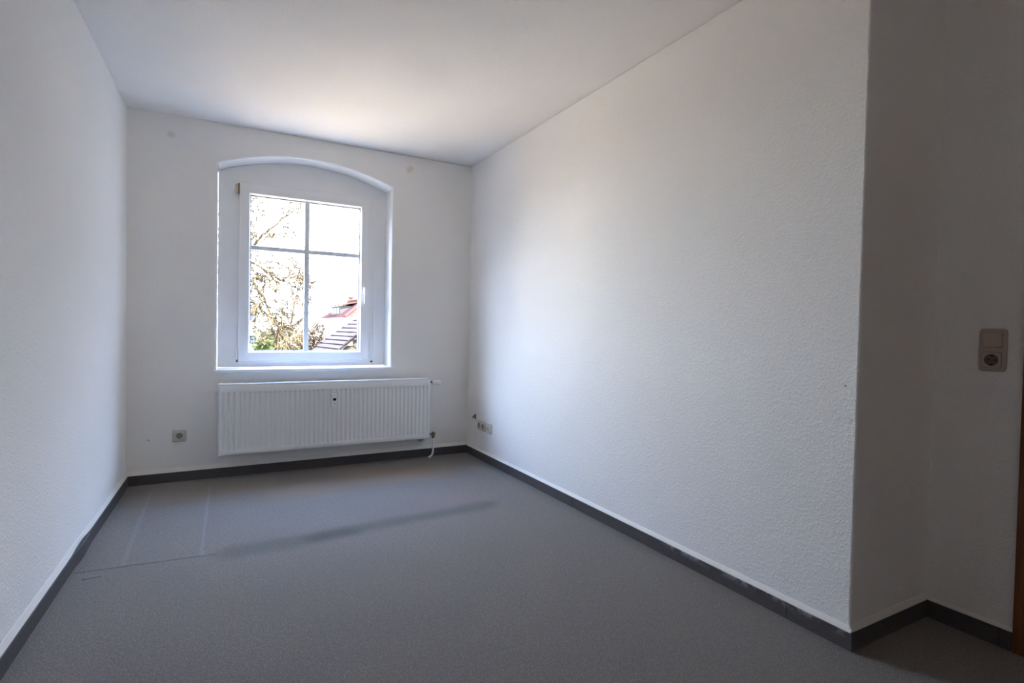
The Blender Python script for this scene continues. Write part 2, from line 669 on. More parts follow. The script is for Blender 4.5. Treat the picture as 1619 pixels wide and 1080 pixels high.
def strip_prism(axis, pos, nrm, a, b, h, t, z0):
    """triangular fillet along an axis between wall plane pos and pos+nrm*t"""
    if axis == 'x':
        poly = [(a, pos, z0), (a, pos + nrm * t, z0), (a, pos + nrm * t * .9, z0 + .004), (a, pos + nrm * .002, z0 + h), (a, pos, z0 + h)]
        return poly, (b - a, 0, 0)
    poly = [(pos, a, z0), (pos + nrm * t, a, z0), (pos + nrm * t * .9, a, z0 + .004), (pos + nrm * .002, a, z0 + h), (pos, a, z0 + h)]
    return poly, (0, b - a, 0)


# back
bb = empty_structure('baseboard_back', 'grey-brown skirting under the radiator', 'baseboard')
MB().bbox(.0005, 1.2495, -BT, 0, 0, BH, .0015, 1).build('skirting_board', M_skirt, bb)
MB().bbox(1.2505, W - .0005, -BT, 0, 0, BH, .0015, 1).build('skirting_board', M_skirt, bb)
p, v = strip_prism('x', 0, -1, .001, W - .001, .028, BT - .001, BH)
MB().prism(p, v).build('sealant_strip', M_sealant, bb)
# right
br = empty_structure('baseboard_right', 'grey-brown skirting along the long right wall, smeared with white paint', 'baseboard')
for a, b in ((-1.62, -BT - .0005), (-3.054, -1.6215), (PD - BT, -3.0555)):
    MB().bbox(W - BT, W, a, b, 0, BH - .004, .0015, 1).build('skirting_board', M_skirt_smear, br)
p, v = strip_prism('y', W, -1, PD - BT * .6, -BT, .018, BT - .002, BH - .004)
MB().prism(p, v).build('sealant_strip', M_sealant, br)
# pillar return (faces away from the window) and alcove
bt = empty_structure('baseboard_return', 'dark skirting on the short return of the right wall', 'baseboard')
MB().bbox(W + .0005, NX - .0005, PD - BT, PD, 0, BH, .0015, 1).build('skirting_board', M_skirt, bt)
p, v = strip_prism('x', PD, -1, W - BT * .5, NX - .001, .020, BT - .002, BH)
MB().prism(p, v).build('sealant_strip', M_sealant, bt)
ba_ = empty_structure('baseboard_alcove', 'dark skirting between the alcove corner and the door frame', 'baseboard')
MB().bbox(NX - BT, NX, -3.515, PD - BT - .0005, 0, BH, .0015, 1).build('skirting_board', M_skirt, ba_)
MB().bbox(NX - BT, NX, DY0 + .049, -3.517, 0, BH, .0015, 1).build('skirting_board', M_skirt, ba_)
p, v = strip_prism('y', NX, -1, DY0 + .049, PD - BT, .012, BT - .004, BH)
MB().prism(p, v).build('sealant_strip', M_sealant, ba_)
# left: the board has come away from the wall in one spot
bl = empty_structure('baseboard_left', 'grey skirting along the left wall, pulling away from it in one spot', 'baseboard')


def bow(y):
    return .0075 * math.exp(-((y + 1.22) / .11) ** 2)


def left_run(y0, y1, n, name, mat, section):
    rings = []
    for i in range(n + 1):
        y = y0 + (y1 - y0) * i / n
        rings.append([(lx(y) + dx, y, z) for dx, z in section(y)])
    return MB().rings(rings).build(name, mat, bl)


left_run(-BT - .0005, -2.449, 60, 'skirting_board', M_skirt,
         lambda y: [(bow(y), 0), (bow(y) + BT, 0), (bow(y) + BT, BH - .006), (bow(y) + BT - .003, BH - .002), (bow(y), BH - .002)])
left_run(-BT - .0005, -2.449, 60, 'sealant_strip', M_sealant,
         lambda y: [(0, BH - .001 + bow(y) * .2), (BT - .003 - bow(y) * .9, BH - .001 + bow(y) * .4), (.002, BH + .024), (0, BH + .024)])

# ------------------------------------------------------------------ window
win = empty_structure('window_1', 'white plastic tilt window with a four-pane cross, under a shallow arch', 'window', (1.147, .2, .765))
FY0, FY1 = .188, .262          # outer frame
ox0, ox1, oz0, oz1 = .70, 1.60, .855, 2.105
fb = MB()
arch = [(x, z) for x, z in opening(0, .765)]
# frame as arched plate with rectangular hole: side, bottom and arched head
n = len(arch)


def plate(poly, y0, y1):
    fb.prism([(x, y0, z) for x, z in poly], (0, y1 - y0, 0))


plate([(XL + .001, .767), (ox0, .767), (ox0, 2.22), (XL + .001, 2.216)], FY0, FY1)
plate([(ox1, .767), (XR - .001, .767), (XR - .001, 2.216), (ox1, 2.22)], FY0, FY1)
plate([(ox0, .767), (ox1, .767), (ox1, oz0), (ox0, oz0)], FY0, FY1)
inner_arch = [(x, z - .0015) for x, z in arch[1:-1]]
inner_arch[0] = (XL + .001, 2.214)
inner_arch[-1] = (XR - .001, 2.214)
plate([(XL + .001, 2.2135)] + inner_arch[1:-1] + [(XR - .001, 2.2135), (ox1, oz1), (ox0, oz1)], FY0 + .0005, FY1)
wf = fb.build('window_frame', M_pvc, win)
# seams where the side filler boards meet the frame
MB().box(.6115, .6135, FY0 - .0012, FY0 + .001, .80, 2.18).build('cover_trim', M_pvc, wf)
MB().bbox(1.668, 1.690, FY0 - .004, FY0 + .001, .768, 2.195, .0015, 1).build('cover_trim', M_pvc, wf)
MB().bbox(.56, 1.735, FY0 - .003, FY0 + .001, .767, .790, .001, 1).build('cover_trim', M_pvc, wf)

SX0, SX1, SZ0, SZ1 = .664, 1.632, .815, 2.148
GX0, GX1, GZ0, GZ1 = .742, 1.555, .889, 2.064


def frame_ring(mb, levels):
    """levels: list of (x0,x1,z0,z1,y) rectangles lofted"""
    rings = [[(a, y, c), (b, y, c), (b, y, d), (a, y, d)] for a, b, c, d, y in levels]
    mb.rings(rings, False, False)


sb = MB()
e = .003
# mitred ring, lofted round from outer back edge over the face to the glazing rebate
frame_ring(sb, [(SX0, SX1, SZ0, SZ1, .250), (SX0, SX1, SZ0, SZ1, .170), (SX0 + e, SX1 - e, SZ0 + e, SZ1 - e, .167),
                (GX0 - .011, GX1 + .011, GZ0 - .011, GZ1 + .011, .167), (GX0 - .009, GX1 + .009, GZ0 - .009, GZ1 + .009, .169),
                (GX0 - .004, GX1 + .004, GZ0 - .004, GZ1 + .004, .184), (GX0, GX1, GZ0, GZ1, .192), (GX0, GX1, GZ0, GZ1, .250),
                (SX0, SX1, SZ0, SZ1, .250)])
sash = sb.build('window_sash', M_pvc, win)
gk = MB()
frame_ring(gk, [(GX0 - .001, GX1 + .001, GZ0 - .001, GZ1 + .001, .1935), (GX0 + .004, GX1 - .004, GZ0 + .004, GZ1 - .004, .1955),
                (GX0 + .004, GX1 - .004, GZ0 + .004, GZ1 - .004, .224), (GX0 - .001, GX1 + .001, GZ0 - .001, GZ1 + .001, .226),
                (GX0 - .001, GX1 + .001, GZ0 - .001, GZ1 + .001, .1935)])
gk.build('glazing_gasket', M_gasket, sash)
MX, MZ = 1.144, 1.672
panes = [(GX0 + .002, MX, MZ, GZ1 - .002), (MX, GX1 - .002, MZ, GZ1 - .002), (GX0 + .002, MX, GZ0 + .002, MZ), (MX, GX1 - .002, GZ0 + .002, MZ)]
for x0, x1, z0, z1 in panes:
    MB().box(x0, x1, .199, .203, z0, z1).build('glass_pane', M_glass, sash)
hw = .0185
mu = MB()
mu.bbox(MX - hw, MX + hw, .190, .2225, GZ0 - .001, GZ1 + .001, .005, 2)
mu.build('muntin', M_muntin, sash)
mu = MB()
mu.bbox(GX0 - .001, GX1 + .001, .1905, .222, MZ - .0165, MZ + .0165, .005, 2)
mu.build('muntin', M_muntin, sash)
# handle
hd = MB()
hx, hz = 1.592, 1.395
hd.bbox(hx - .013, hx + .013, .160, .168, hz - .035, hz + .033, .003, 2)
hd.tube([(hx, .166, hz + .008), (hx, .135, hz + .008)], .010, 12)
hd.tube([(hx, .132, hz + .014), (hx, .130, hz), (hx, .128, hz - .05), (hx, .132, hz - .115)], [.010, .0115, .010, .008], 12)
hd.build('window_handle', M_white, sash)
# hinges
hi = MB()
hi.bbox(.640, .656, .158, .186, 2.062, 2.128, .003, 2)
h1 = hi.build('hinge', M_hinge, win)
MB().tube([(.6605, .163, 2.055), (.6605, .163, 2.135)], .0052, 10).build('hinge_pin', M_hingepin, h1)
hi = MB()
hi.bbox(.640, .658, .160, .187, .828, .895, .003, 2)
h2 = hi.build('hinge', M_pvc, win)
MB().bbox(.649, .662, .157, .167, .806, .826, .002, 1).build('hinge_pin', M_gasket, h2)
MB().bbox(1.652, 1.668, .176, .190, .792, .806, .003, 2).build('drain_plug', M_gasket, win)

# window board
sb = MB()
poly = [(.506, -.030), (1.790, -.030), (1.790, -.0005), (XR - .001, -.0005), (XR - .001, .187), (XL + .001, .187), (XL + .001, -.0005), (.506, -.0005)]
sb.prism([(x, y, .7425) for x, y in poly], (0, 0, .0225))
ob = sb.build('window_sill', M_plaster, None)
bv = ob.modifiers.new('bevel', 'BEVEL')
bv.width = .003
bv.segments = 2
structure(ob, 'white window board projecting a little over the radiator', 'window sill')
ob.name = 'trim_1'
# outside ledge
MB().prism([(XL + .002, .264, .7425), (XR - .002, .264, .7425), (XR - .002, .34, .7425), (XL + .002, .34, .7425)], (0, 0, .012)) \
    .build('outer_ledge', M_radback, win)

# ------------------------------------------------------------------ radiator
RX0, RX1, RZ0, RZ1, RY = .535, 2.067, .176, .668, -.145
rad = thing('radiator', 'white ribbed panel radiator on the wall below the window', 'radiator', ((RX0 + RX1) / 2, -.05, RZ0))


def rib_depth(x, z):
    n_ = 46
    m_ = .010
    pitch = (RX1 - RX0 - 2 * m_ - .012) / n_
    u = (x - RX0 - m_ - .006) / pitch
    if u < 0 or u > n_:
        return 0
    t = abs((u % 1.0) - .5) * pitch
    a = max(0.0, min(1.0, (.0105 - t) / .0055))
    a = a * a * (3 - 2 * a)
    zz = min(z - (RZ0 + .036), (RZ1 - .052) - z)
    b = max(0.0, min(1.0, zz / .007))
    b = b * b * (3 - 2 * b)
    return .0085 * a * b


xs = [RX0 + .004, RX0 + .0085]
n_ = 46
pitch = (RX1 - RX0 - .032) / n_
for i in range(n_):
    c = RX0 + .016 + (i + .5) * pitch
    xs += [c + dx for dx in (-.0115, -.0088, -.0065, -.004, .004, .0065, .0088, .0115)]
xs += [RX1 - .0085, RX1 - .004]
zs = [RZ0 + .004, RZ0 + .010, RZ0 + .033, RZ0 + .037, RZ0 + .041, RZ0 + .045, RZ0 + .05, RZ0 + .12, RZ0 + .25, RZ1 - .12, RZ1 - .066,
      RZ1 - .061, RZ1 - .057, RZ1 - .053, RZ1 - .049, RZ1 - .010, RZ1 - .004]
vs, fs = [], []
for z in zs:
    for x in xs:
        edge = .004 if (x < RX0 + .006 or x > RX1 - .006 or z < RZ0 + .006 or z > RZ1 - .006) else 0
        vs.append((x, RY + edge + rib_depth(x, z), z))
nx = len(xs)
for j in range(len(zs) - 1):
    for i in range(nx - 1):
        fs.append((j * nx + i, j * nx + i + 1, (j + 1) * nx + i + 1, (j + 1) * nx + i))
MB().add(vs, fs, True).build('front_panel', M_white, rad, sharp=60)
# folded casing edges

for x0, x1 in ((RX0, RX0 + .0035), (RX1 - .0035, RX1)):
    MB().bbox(x0, x1, RY + .001, -.046, RZ0, RZ1 + .004, .001, 1).build('side_panel', M_white, rad)
MB().bbox(RX0 + .006, RX1 - .006, RY + .012, RY + .020, RZ0 + .006, RZ1 - .02, .001, 1).build('water_panel', M_white, rad)
MB().bbox(RX0 + .006, RX1 - .006, -.062, -.050, RZ0 - .002, RZ1 - .01, .003, 1).build('back_panel', M_radback, rad)
fins = MB()
k = 0
x = RX0 + .03
while x < RX1 - .03:
    fins.box(x, x + .0012, RY + .021, -.063, RZ0 + .03, RZ1 - .05)
    x += .028
fo = fins.build('convector_fins', M_radback, rad)
fo['kind'] = 'stuff'
gb = MB()
gz0, gz1 = RZ1 - .004, RZ1 + .006
gb.box(RX0 + .003, RX1 - .003, RY + .0015, RY + .014, gz0, gz1)
gb.box(RX0 + .003, RX1 - .003, -.060, -.048, gz0, gz1)
gb.box(RX0 + .003, RX1 - .003, -.100, -.094, gz0, gz1)
gb.build('top_grille', M_white, rad)
sl = MB()
x = RX0 + .012
while x < RX1 - .012:
    sl.box(x, x + .0042, RY + .0135, -.0595, gz0 + .001, gz1 - .0005)
    x += .0095
so = sl.build('grille_slats', M_white, rad)
so['kind'] = 'stuff'
for x in (.74, 2.030):
    k = MB()
    zb = .182 if x < 1 else .140
    k.bbox(x - .014, x + .014, -.049, -.0005, zb, .62, .002, 1)
    k.bbox(x - .014, x + .014, -.085, -.0005, zb, zb + .022, .002, 1)
    k.build('wall_bracket', M_radback, rad)
# electronic heat meter clipped to the front
hm = MB()
HX = 1.300
rings = []
for y, s_, zt in ((RY + .001, .0, 0), (RY - .006, .0, 0), (RY - .020, .0015, .001), (RY - .026, .0035, .003), (RY - .0275, .007, .006)):
    x0, x1, z0, z1 = HX - .0215 + s_, HX + .0215 - s_, .478 + zt, .585 - zt * 1.5
    rings.append([(x0, y, z0), (x1, y, z0), (x1, y, z1), (x0, y, z1)])
hm.rings(rings, False, True)
hm_o = hm.build('heat_meter', M_white, rad)
hm_o['label'] = 'small white heat meter with a black display'
MB().bbox(HX - .010, HX + .012, RY - .0290, RY - .0270, .531, .549, .0008, 1).build('display', M_black, hm_o)
MB().bbox(HX - .009, HX + .011, RY - .0282, RY - .0270, .506, .510, .0003, 1).build('printed_mark', M_grey, hm_o)
MB().bbox(HX - .014, HX + .014, RY - .004, RY + .001, .585, .612, .001, 1).build('mounting_clip', M_white, hm_o)
# thermostat valve at the top right
tv = MB()
VY, VZ = -.100, .640
tv.tube([(RX1, VY, VZ), (RX1 + .028, VY, VZ)], .010, 14)
tv.tube([(RX1 + .016, VY, VZ), (RX1 + .016, -.0005, VZ)], .008, 12)
vo = tv.build('valve_body', M_brass, rad)
prof = [(.026, .0125), (.030, .019), (.040, .0205), (.066, .022), (.084, .0235), (.094, .0215), (.099, .014), (.1, .002)]
axis = Vector((.985, -.10, -.08)).normalized()
th = MB()
base = Vector((RX1, VY, VZ))
th.tube([base + axis * a for a, r in prof], [r for a, r in prof], 24)
to = th.build('thermostat_head', M_white, vo)
gr = MB()
for k in range(12):
    a = 2 * pi * k / 12
    o1 = axis.orthogonal().normalized()
    o2 = axis.cross(o1)
    d = o1 * cos(a) + o2 * sin(a)
    gr.tube([base + axis * .044 + d * .0205, base + axis * .086 + d * .0228], .0016, 6)
gr.build('grip_ribs', M_white, vo)
# return valve, pipe and floor rose
rv = MB()
PX = 2.113
rv.tube([(RX1 - .004, VY, .205), (PX, VY, .205)], .009, 12)
rv.tube([(PX, VY, .222), (PX, VY, .190)], [.011, .011], 12)
rv.tube([(PX, VY, .190), (PX, VY, .172)], [.0135, .0135], 6)
rv.tube([(PX, VY, .205), (PX + .012, VY - .012, .205)], .0085, 8)
ro = rv.build('return_valve', M_brass, rad)
pp = MB()
pp.tube([(PX, VY, .176), (PX, VY, .075), (PX - .001, VY, .050), (PX - .006, VY + .004, .030), (PX - .016, VY + .012, .016), (PX - .030, VY + .022, .008)], .0082, 14)
pp.build('return_pipe', M_white, ro)
MB().tube([(PX - .022, VY + .016, 0.0), (PX - .022, VY + .016, .006)], [.018, .014], 18).build('floor_rose', M_browncup, ro)


# ------------------------------------------------------------------ sockets (local frame: plate in the XZ plane, facing -Y)
def sup(a, b, p, n=32, y=0.0, cx=0, cz=0):
    r = []
    for k in range(n):
        t = 2 * pi * k / n
        c, s_ = cos(t), sin(t)
        r.append((cx + math.copysign(abs(c) ** (2 / p), c) * a, y, cz + math.copysign(abs(s_) ** (2 / p), s_) * b))
    return r


class Local(MB):
    """builds in a local frame; no offset"""

    def build(s, name, mat, parent=None, sharp=35):
        o = MB.build(s, name, mat, None, sharp)
        o.parent = parent
        return o


def cover_plate(root, hw_, hh_, mat, th_=.010):
    Local().rings([sup(hw_, hh_, 9, y=0), sup(hw_, hh_, 9, y=-th_ * .55), sup(hw_ - .0025, hh_ - .0025, 8, y=-th_ * .9), sup(hw_ - .006, hh_ - .006, 8, y=-th_)],
                  False, True, True).build('cover_plate', mat, root, 50)


def schuko(root, cx, cz, mat, y0=-.010, cupmat=None, r=.0195, plate_hw=.0275):
    cupmat = cupmat or mat
    ins = Local()
    ins.rings([sup(plate_hw, plate_hw, 8, y=y0 + .001, cx=cx, cz=cz), sup(plate_hw, plate_hw, 8, y=y0 - .0025, cx=cx, cz=cz),
               sup(plate_hw - .0015, plate_hw - .0015, 8, y=y0 - .004, cx=cx, cz=cz), sup(r + .001, r + .001, 2, y=y0 - .004, cx=cx, cz=cz)],
              False, False, True)
    so_ = ins.build('socket_insert', mat, root, 50)
    cup = Local()
    cup.rings([sup(r + .001, r + .001, 2, y=y0 - .004, cx=cx, cz=cz), sup(r, r, 2, y=y0 - .003, cx=cx, cz=cz), sup(r - .001, r - .001, 2, y=y0 - .0005, cx=cx, cz=cz)],
              False, True, True)
    cup.build('socket_cup', cupmat, so_, 40)
    ph = Local()
    for dx in (-.0095, .0095):
        ph.tube([(cx + dx, y0 - .0002, cz), (cx + dx, y0 - .0012, cz)], .0030, 12)
    ph.tube([(cx, y0 - .0002, cz), (cx, y0 - .001, cz)], .0015, 8)
    ph.build('pin_holes', M_dark, so_)
    for dz in (-1, 1):
        Local().bbox(cx - .004, cx + .004, y0 - .0042, y0 - .0005, cz + dz * (r - .0028) - .0022, cz + dz * (r - .0028) + .0022, .0006, 1) \
            .build('earth_clip', M_dark, so_)
    return so_


# single socket left of the radiator (window wall faces -Y: no rotation)
s1 = thing('wall_socket', 'cream single power socket low on the window wall, left of the radiator', 'socket', (.302, -.0003, .3155))
cover_plate(s1, .0425, .043, M_cream)
schuko(s1, 0, 0, M_cream, cupmat=M_browncup)
# right wall faces -X: local -Y -> world -X is a rotation by -90 deg about Z
ROTX = -pi / 2
s2 = thing('double_socket', 'cream double power socket near the back corner of the right wall', 'socket', (W - .0003, -.296, .281), ROTX)
cover_plate(s2, .078, .0415, M_cream)
schuko(s2, -.036, 0, M_cream, cupmat=M_browncup)
schuko(s2, .036, 0, M_cream, cupmat=M_browncup)
s3 = thing('aerial_socket', 'ivory aerial outlet with two small round holes beside the double socket', 'socket', (W - .0003, -.441, .281), ROTX)
cover_plate(s3, .0455, .0425, M_cream2)
ai = Local()
ai.rings([sup(.0275, .0275, 8, y=-.009), sup(.0275, .0275, 8, y=-.0125), sup(.026, .026, 8, y=-.0135)], False, True, True)
ao = ai.build('aerial_insert', M_cream2, s3, 50)
for dx, m_ in ((-.012, M_dark), (.012, M_browncup)):
    t_ = Local()
    t_.tube([(dx, -.0128, 0), (dx, -.0160, 0)], [.0066, .0060], 14)
    t_.build('outlet_ring', M_cream2, ao)
    Local().tube([(dx, -.0158, 0), (dx, -.0164, 0)], .0048, 12).build('outlet_hole', m_, ao)
# switch and socket in the alcove
s4 = thing('switch_socket', 'beige light switch over a power socket in one upright plate, on the dark alcove wall', 'switch', (NX - .0003, -3.4635, 1.0505), ROTX)
cover_plate(s4, .0405, .0765, M_beige)
rk = Local()
rk.rings([sup(.0285, .0275, 9, y=-.009, cz=.0365), sup(.0285, .0275, 9, y=-.0125, cz=.0365), sup(.027, .026, 9, y=-.0145, cz=.0365)], False, True, True)
rk.build('switch_rocker', M_beige, s4, 50)
rg = Local()
rg.rings([sup(.0298, .0288, 9, y=-.0097, cz=.0365), sup(.0298, .0288, 9, y=-.0104, cz=.0365), sup(.0284, .0274, 9, y=-.0104, cz=.0365)], False, False, True)
rg.build('shadow_gap', M_browncup, s4)
rg = Local()
rg.rings([sup(.0300, .0300, 8, y=-.0097, cz=-.036), sup(.0300, .0300, 8, y=-.0104, cz=-.036), sup(.0272, .0272, 8, y=-.0104, cz=-.036)], False, False, True)
rg.build('shadow_gap', M_browncup, s4)
schuko(s4, 0, -.036, M_beige, cupmat=M_hingepin)

# cut cable hole above the double socket
hole = thing('cable_outlet', 'dark ragged cable hole in the plaster just above the double socket', 'cable', (W - .0003, -.158, .338), ROTX)
rnd = random.Random(3)
rim = Local()
N = 18
outl = [(rnd.uniform(.75, 1.15) * .030 * cos(2 * pi * k / N), rnd.uniform(.75, 1.15) * .034 * sin(2 * pi * k / N)) for k in range(N)]
r_in = [(x * .66, z * .80) for x, z in outl]
rim.rings([[(x * 1.25, 0, z * 1.12) for x, z in outl], [(x, -.0035, z) for x, z in outl], [(x, -.0030, z) for x, z in r_in], [(x, -.0006, z) for x, z in r_in]], False, False)
rim.build('plaster_rim', M_plaster, hole)
Local().add([(x * 1.01, -.0007, z * 1.01) for x, z in r_in], [tuple(range(N))]).build('dark_hole', M_dark, hole)
cs = Local()
cs.tube([(.002, .0, .004), (.001, -.012, .006), (-.003, -.020, -.002), (-.005, -.022, -.012)], [.006, .006, .0055, .005], 10)
cs.build('cable_stub', M_gasket, hole)


# ------------------------------------------------------------------ outside
GZ = -5.5
gm = MB()
Ng = 40
gm.add([(150 * cos(2 * pi * k / Ng), 40 + 150 * sin(2 * pi * k / Ng), GZ) for k in range(Ng)], [tuple(range(Ng))])
tag(gm.build('ground', M_ground), kind='structure')
# the storeys of this building below the room
fc = MB()
fc.box(-4, 6, END - .2, .29, GZ, -.16)
structure(fc.build('wall_outside', M_render), 'outside wall below the room', 'wall')

# unseen blocks added left and right of the window to shade the room
wg = MB()
wg.prism([(5.6, .5, GZ), (12.0, .5, GZ), (12.0, .5, 4.8), (8.8, .5, 7.8), (5.6, .5, 4.8)], (0, 10.0, 0))
wg.prism([(-7.0, .5, GZ), (-13.0, .5, GZ), (-13.0, .5, 2.2), (-10.0, .5, 4.4), (-7.0, .5, 2.2)], (0, 8.0, 0))
structure(wg.build('wall_sky_blockers', M_blocker), 'unseen grey blocks added on both sides to keep sky light off the walls', 'wall')

# --- neighbour's roof: left slope with separate plain tiles, near gable hung with tiles
nr = Vector((3.950, 13.672, .315))
c_ = Vector((-.156, .988, 0))
s_ = Vector((.988, .156, 0))
AL = RAD(42)
up_ = s_ * cos(AL) + Vector((0, 0, sin(AL)))
nn = -s_ * sin(AL) + Vector((0, 0, cos(AL)))
house = thing('tiled_roof_house', 'neighbouring house with a grey-red tiled roof rising to the right, close outside the window', 'house', (6.2, 16, GZ))


def RP(cc, uu, hh=0.0):
    return nr + c_ * cc + up_ * uu + nn * hh


U_EAVE, U_RIDGE = -1.6, 9.6  # ridge carried up out of view to block sky from the left wall


def far_edge(u):
    return max(.9, 2.45 - .69 * u) if u < 2.2 else .93 + .5 * (u - 2.2)


STEP = .205
tile_count = 0
u = U_EAVE
row = 0
while u < U_RIDGE - .05:
    fe = far_edge(u + STEP / 2) + .10
    ne = -.10 * max(0, min(u, 2)) - .05
    nt_ = max(3, int(round((fe - ne) / .42)))
    wd = (fe - ne) / nt_
    sh = 0.0
    for i in range(nt_):
        a = ne + wd * i + .006
        b = ne + wd * (i + 1) - .006
        t0, t1 = .055 + random.uniform(-.006, .006), .012
        l_ = [RP(a, u - .04, t0), RP(b, u - .04, t0), RP(b, u + STEP, t1), RP(a, u + STEP, t1)]
        lo_ = [RP(a, u - .04, t0 - .045), RP(b, u - .04, t0 - .045), RP(b, u + STEP, t1 - .045), RP(a, u + STEP, t1 - .045)]
        t_ = MB().add(l_ + lo_, [(0, 1, 2, 3), (7, 6, 5, 4), (0, 4, 5, 1), (1, 5, 6, 2), (2, 6, 7, 3), (3, 7, 4, 0)])
        t_.build('roof_tile', M_tile, house)
        tile_count += 1
    u += STEP
    row += 1
# roof body under the tiles and the walls
rbm = MB()
rdg = RP(0, U_RIDGE, -.03)
far_s = lambda uu: RP(far_edge(uu) + .05, uu, -.035)
left = [RP(-.0, U_EAVE, -.035), RP(-.2, U_RIDGE, -.035), far_s(U_RIDGE), far_s(2.1), far_s(U_EAVE)]
low = [p - Vector((0, 0, .06)) for p in left]
rbm.add(left + low, [(0, 1, 2, 3, 4), (9, 8, 7, 6, 5)] + [(i, (i + 1) % 5, 5 + (i + 1) % 5, 5 + i) for i in range(5)])
# right-hand slope
q0, q1 = RP(-.2, U_RIDGE, -.03), far_s(U_RIDGE)
dn = (s_ * cos(AL) - Vector((0, 0, sin(AL)))) * (U_RIDGE - U_EAVE)
rbm.add([q0, q0 + dn, q1 + dn + c_ * 1.5, q1, q0 - nn * .05, q0 + dn - Vector((0, 0, .08)), q1 + dn + c_ * 1.5 - Vector((0, 0, .08)), q1 - Vector((0, 0, .08))],
        [(0, 1, 2, 3), (7, 6, 5, 4), (0, 4, 5, 1), (1, 5, 6, 2), (2, 6, 7, 3), (3, 7, 4, 0)])
rbm.build('roof_deck', M_tile, house)
ng = MB()
e0, e1 = RP(.12, U_EAVE, -.08), RP(.12, U_RIDGE, -.08)
e2 = e1 + dn
gp = [e0, e1 - Vector((0, 0, .02)), e2, Vector((e2.x, e2.y, GZ)), Vector((e0.x, e0.y, GZ))]
ng.prism(gp, c_ * 2.2)
ng.build('house_wall', M_render, house)
# scalloped hung tiles on the near gable (several hundred, tiny in view: one joined part)
ht = MB()
z = -2.0
r_ = 0
while z < 3.3:
    x_ = (r_ % 2) * .11
    while x_ < 8.0:
        base_p = Vector((e0.x, e0.y, 0)) + s_ * x_
        # inside the gable triangle?
        zl = e0.z + (x_) * math.tan(AL)
        zr = e1.z - (x_ - (U_RIDGE - U_EAVE) * cos(AL)) * math.tan(AL)
        if z + .1 < min(zl, zr) - .12 and x_ < 4.6:
            P0 = Vector((base_p.x, base_p.y, z)) - c_ * .012
            w_ = .105
            out = -c_ * .035
            pts = [P0 + s_ * -w_ + Vector((0, 0, .24)), P0 + s_ * w_ + Vector((0, 0, .24)), P0 + s_ * w_ + Vector((0, 0, .06)) + out,
                   P0 + s_ * w_ * .6 + out, P0 - Vector((0, 0, .03)) + out, P0 - s_ * w_ * .6 + out, P0 - s_ * w_ + Vector((0, 0, .06)) + out]
            n0 = len(pts)
            ht.add(pts + [p + c_ * .02 for p in pts], [tuple(range(n0))] + [(i, (i + 1) % n0, n0 + (i + 1) % n0, n0 + i) for i in range(n0)])
        x_ += .22
    z += .20
    r_ += 1
hto = ht.build('hung_tiles', M_hung, house)
hto['kind'] = 'stuff'

# --- far red-roofed house with a dormer
fh = thing('red_roof_house', 'distant pale house with a red hipped roof and a dormer', 'house', (12.5, 44, GZ))
KX, KY, KZ = 9.0, 38.0, 1.72
EY = 50.0
AX, AY0, AY1, AZ = 11.25, 40.3, 47.7, 3.32
FX = 13.5
face_l = [(KX, KY, KZ), (AX, AY0, AZ), (AX, AY1, AZ), (KX, EY, KZ)]
face_f = [(KX, KY, KZ), (FX, KY, KZ), (AX, AY0, AZ)]


def slab(name, poly, mat, th_=.12):
    return MB().prism(poly, (0, 0, -th_)).build(name, mat, fh)


# rows of tiles as steps on both faces
def stepped(name, a0, a1, b0, b1, rows, mat):
    a0, a1, b0, b1 = map(Vector, (a0, a1, b0, b1))
    mb = MB()
    for i in range(rows):
        t0, t1 = i / rows, (i + 1) / rows
        p0, p1 = a0.lerp(b0, t0), a1.lerp(b1, t0)
        q0_, q1_ = a0.lerp(b0, t1), a1.lerp(b1, t1)
        lift = Vector((0, 0, .06))
        mb.add([p0 + lift, p1 + lift, q1_, q0_, p0 - lift, p1 - lift], [(0, 1, 2, 3), (0, 4, 5, 1)])
    return mb.build(name, mat, fh)


stepped('roof_slope', face_l[0], face_l[3], face_l[1], face_l[2], 14, M_redroof)
stepped('roof_slope', (FX, KY, KZ), (KX, KY, KZ), (AX, AY0, AZ), (AX, AY0, AZ), 12, M_redroof_sunlit)
stepped('roof_slope', (FX, EY, KZ), (FX, KY, KZ), (AX, AY1, AZ), (AX, AY0, AZ), 10, M_redroof)
stepped('roof_slope', (KX, EY, KZ), (FX, EY, KZ), (AX, AY1, AZ), (AX, AY1, AZ), 10, M_redroof)
MB().tube([(AX, AY0 - .1, AZ + .05), (AX, AY1, AZ + .05)], .14, 8).build('ridge_cap', M_redroof, fh)
MB().tube([(KX, KY, KZ + .05), (AX, AY0, AZ + .05)], .13, 8).build('ridge_cap', M_redroof, fh)
MB().box(KX + .25, FX - .25, KY + .25, EY - .25, GZ, KZ).build('house_wall', M_render, fh)
MB().box(KX - .1, FX + .1, KY - .1, EY + .1, KZ - .16, KZ).build('eaves', M_render, fh)
for y0 in (40, 43, 46):
    MB().box(KX + .22, KX + .26, y0, y0 + 1.1, -.4, 1.0).build('window_pane', M_paneout, fh)
MB().box(10.0, 11.0, KY + .22, KY + .26, -.5, 1.0).build('window_pane', M_paneout, fh)
dm = MB().box(9.45, 11.2, 42.0, 46.0, 1.9, 2.78).build('dormer', simple('dormer_render', (.04, .038, .037), .9, .0), fh)
MB().prism([(9.2, 41.8, 2.74), (9.2, 46.2, 2.74), (11.2, 46.2, 3.15), (11.2, 41.8, 3.15)], (0, 0, .12)).build('dormer_roof', M_redroof_sunlit, dm)
for y0 in (42.5, 43.7, 44.9):
    MB().box(9.42, 9.46, y0, y0 + .8, 2.15, 2.62).build('dormer_window', M_paneout, dm)
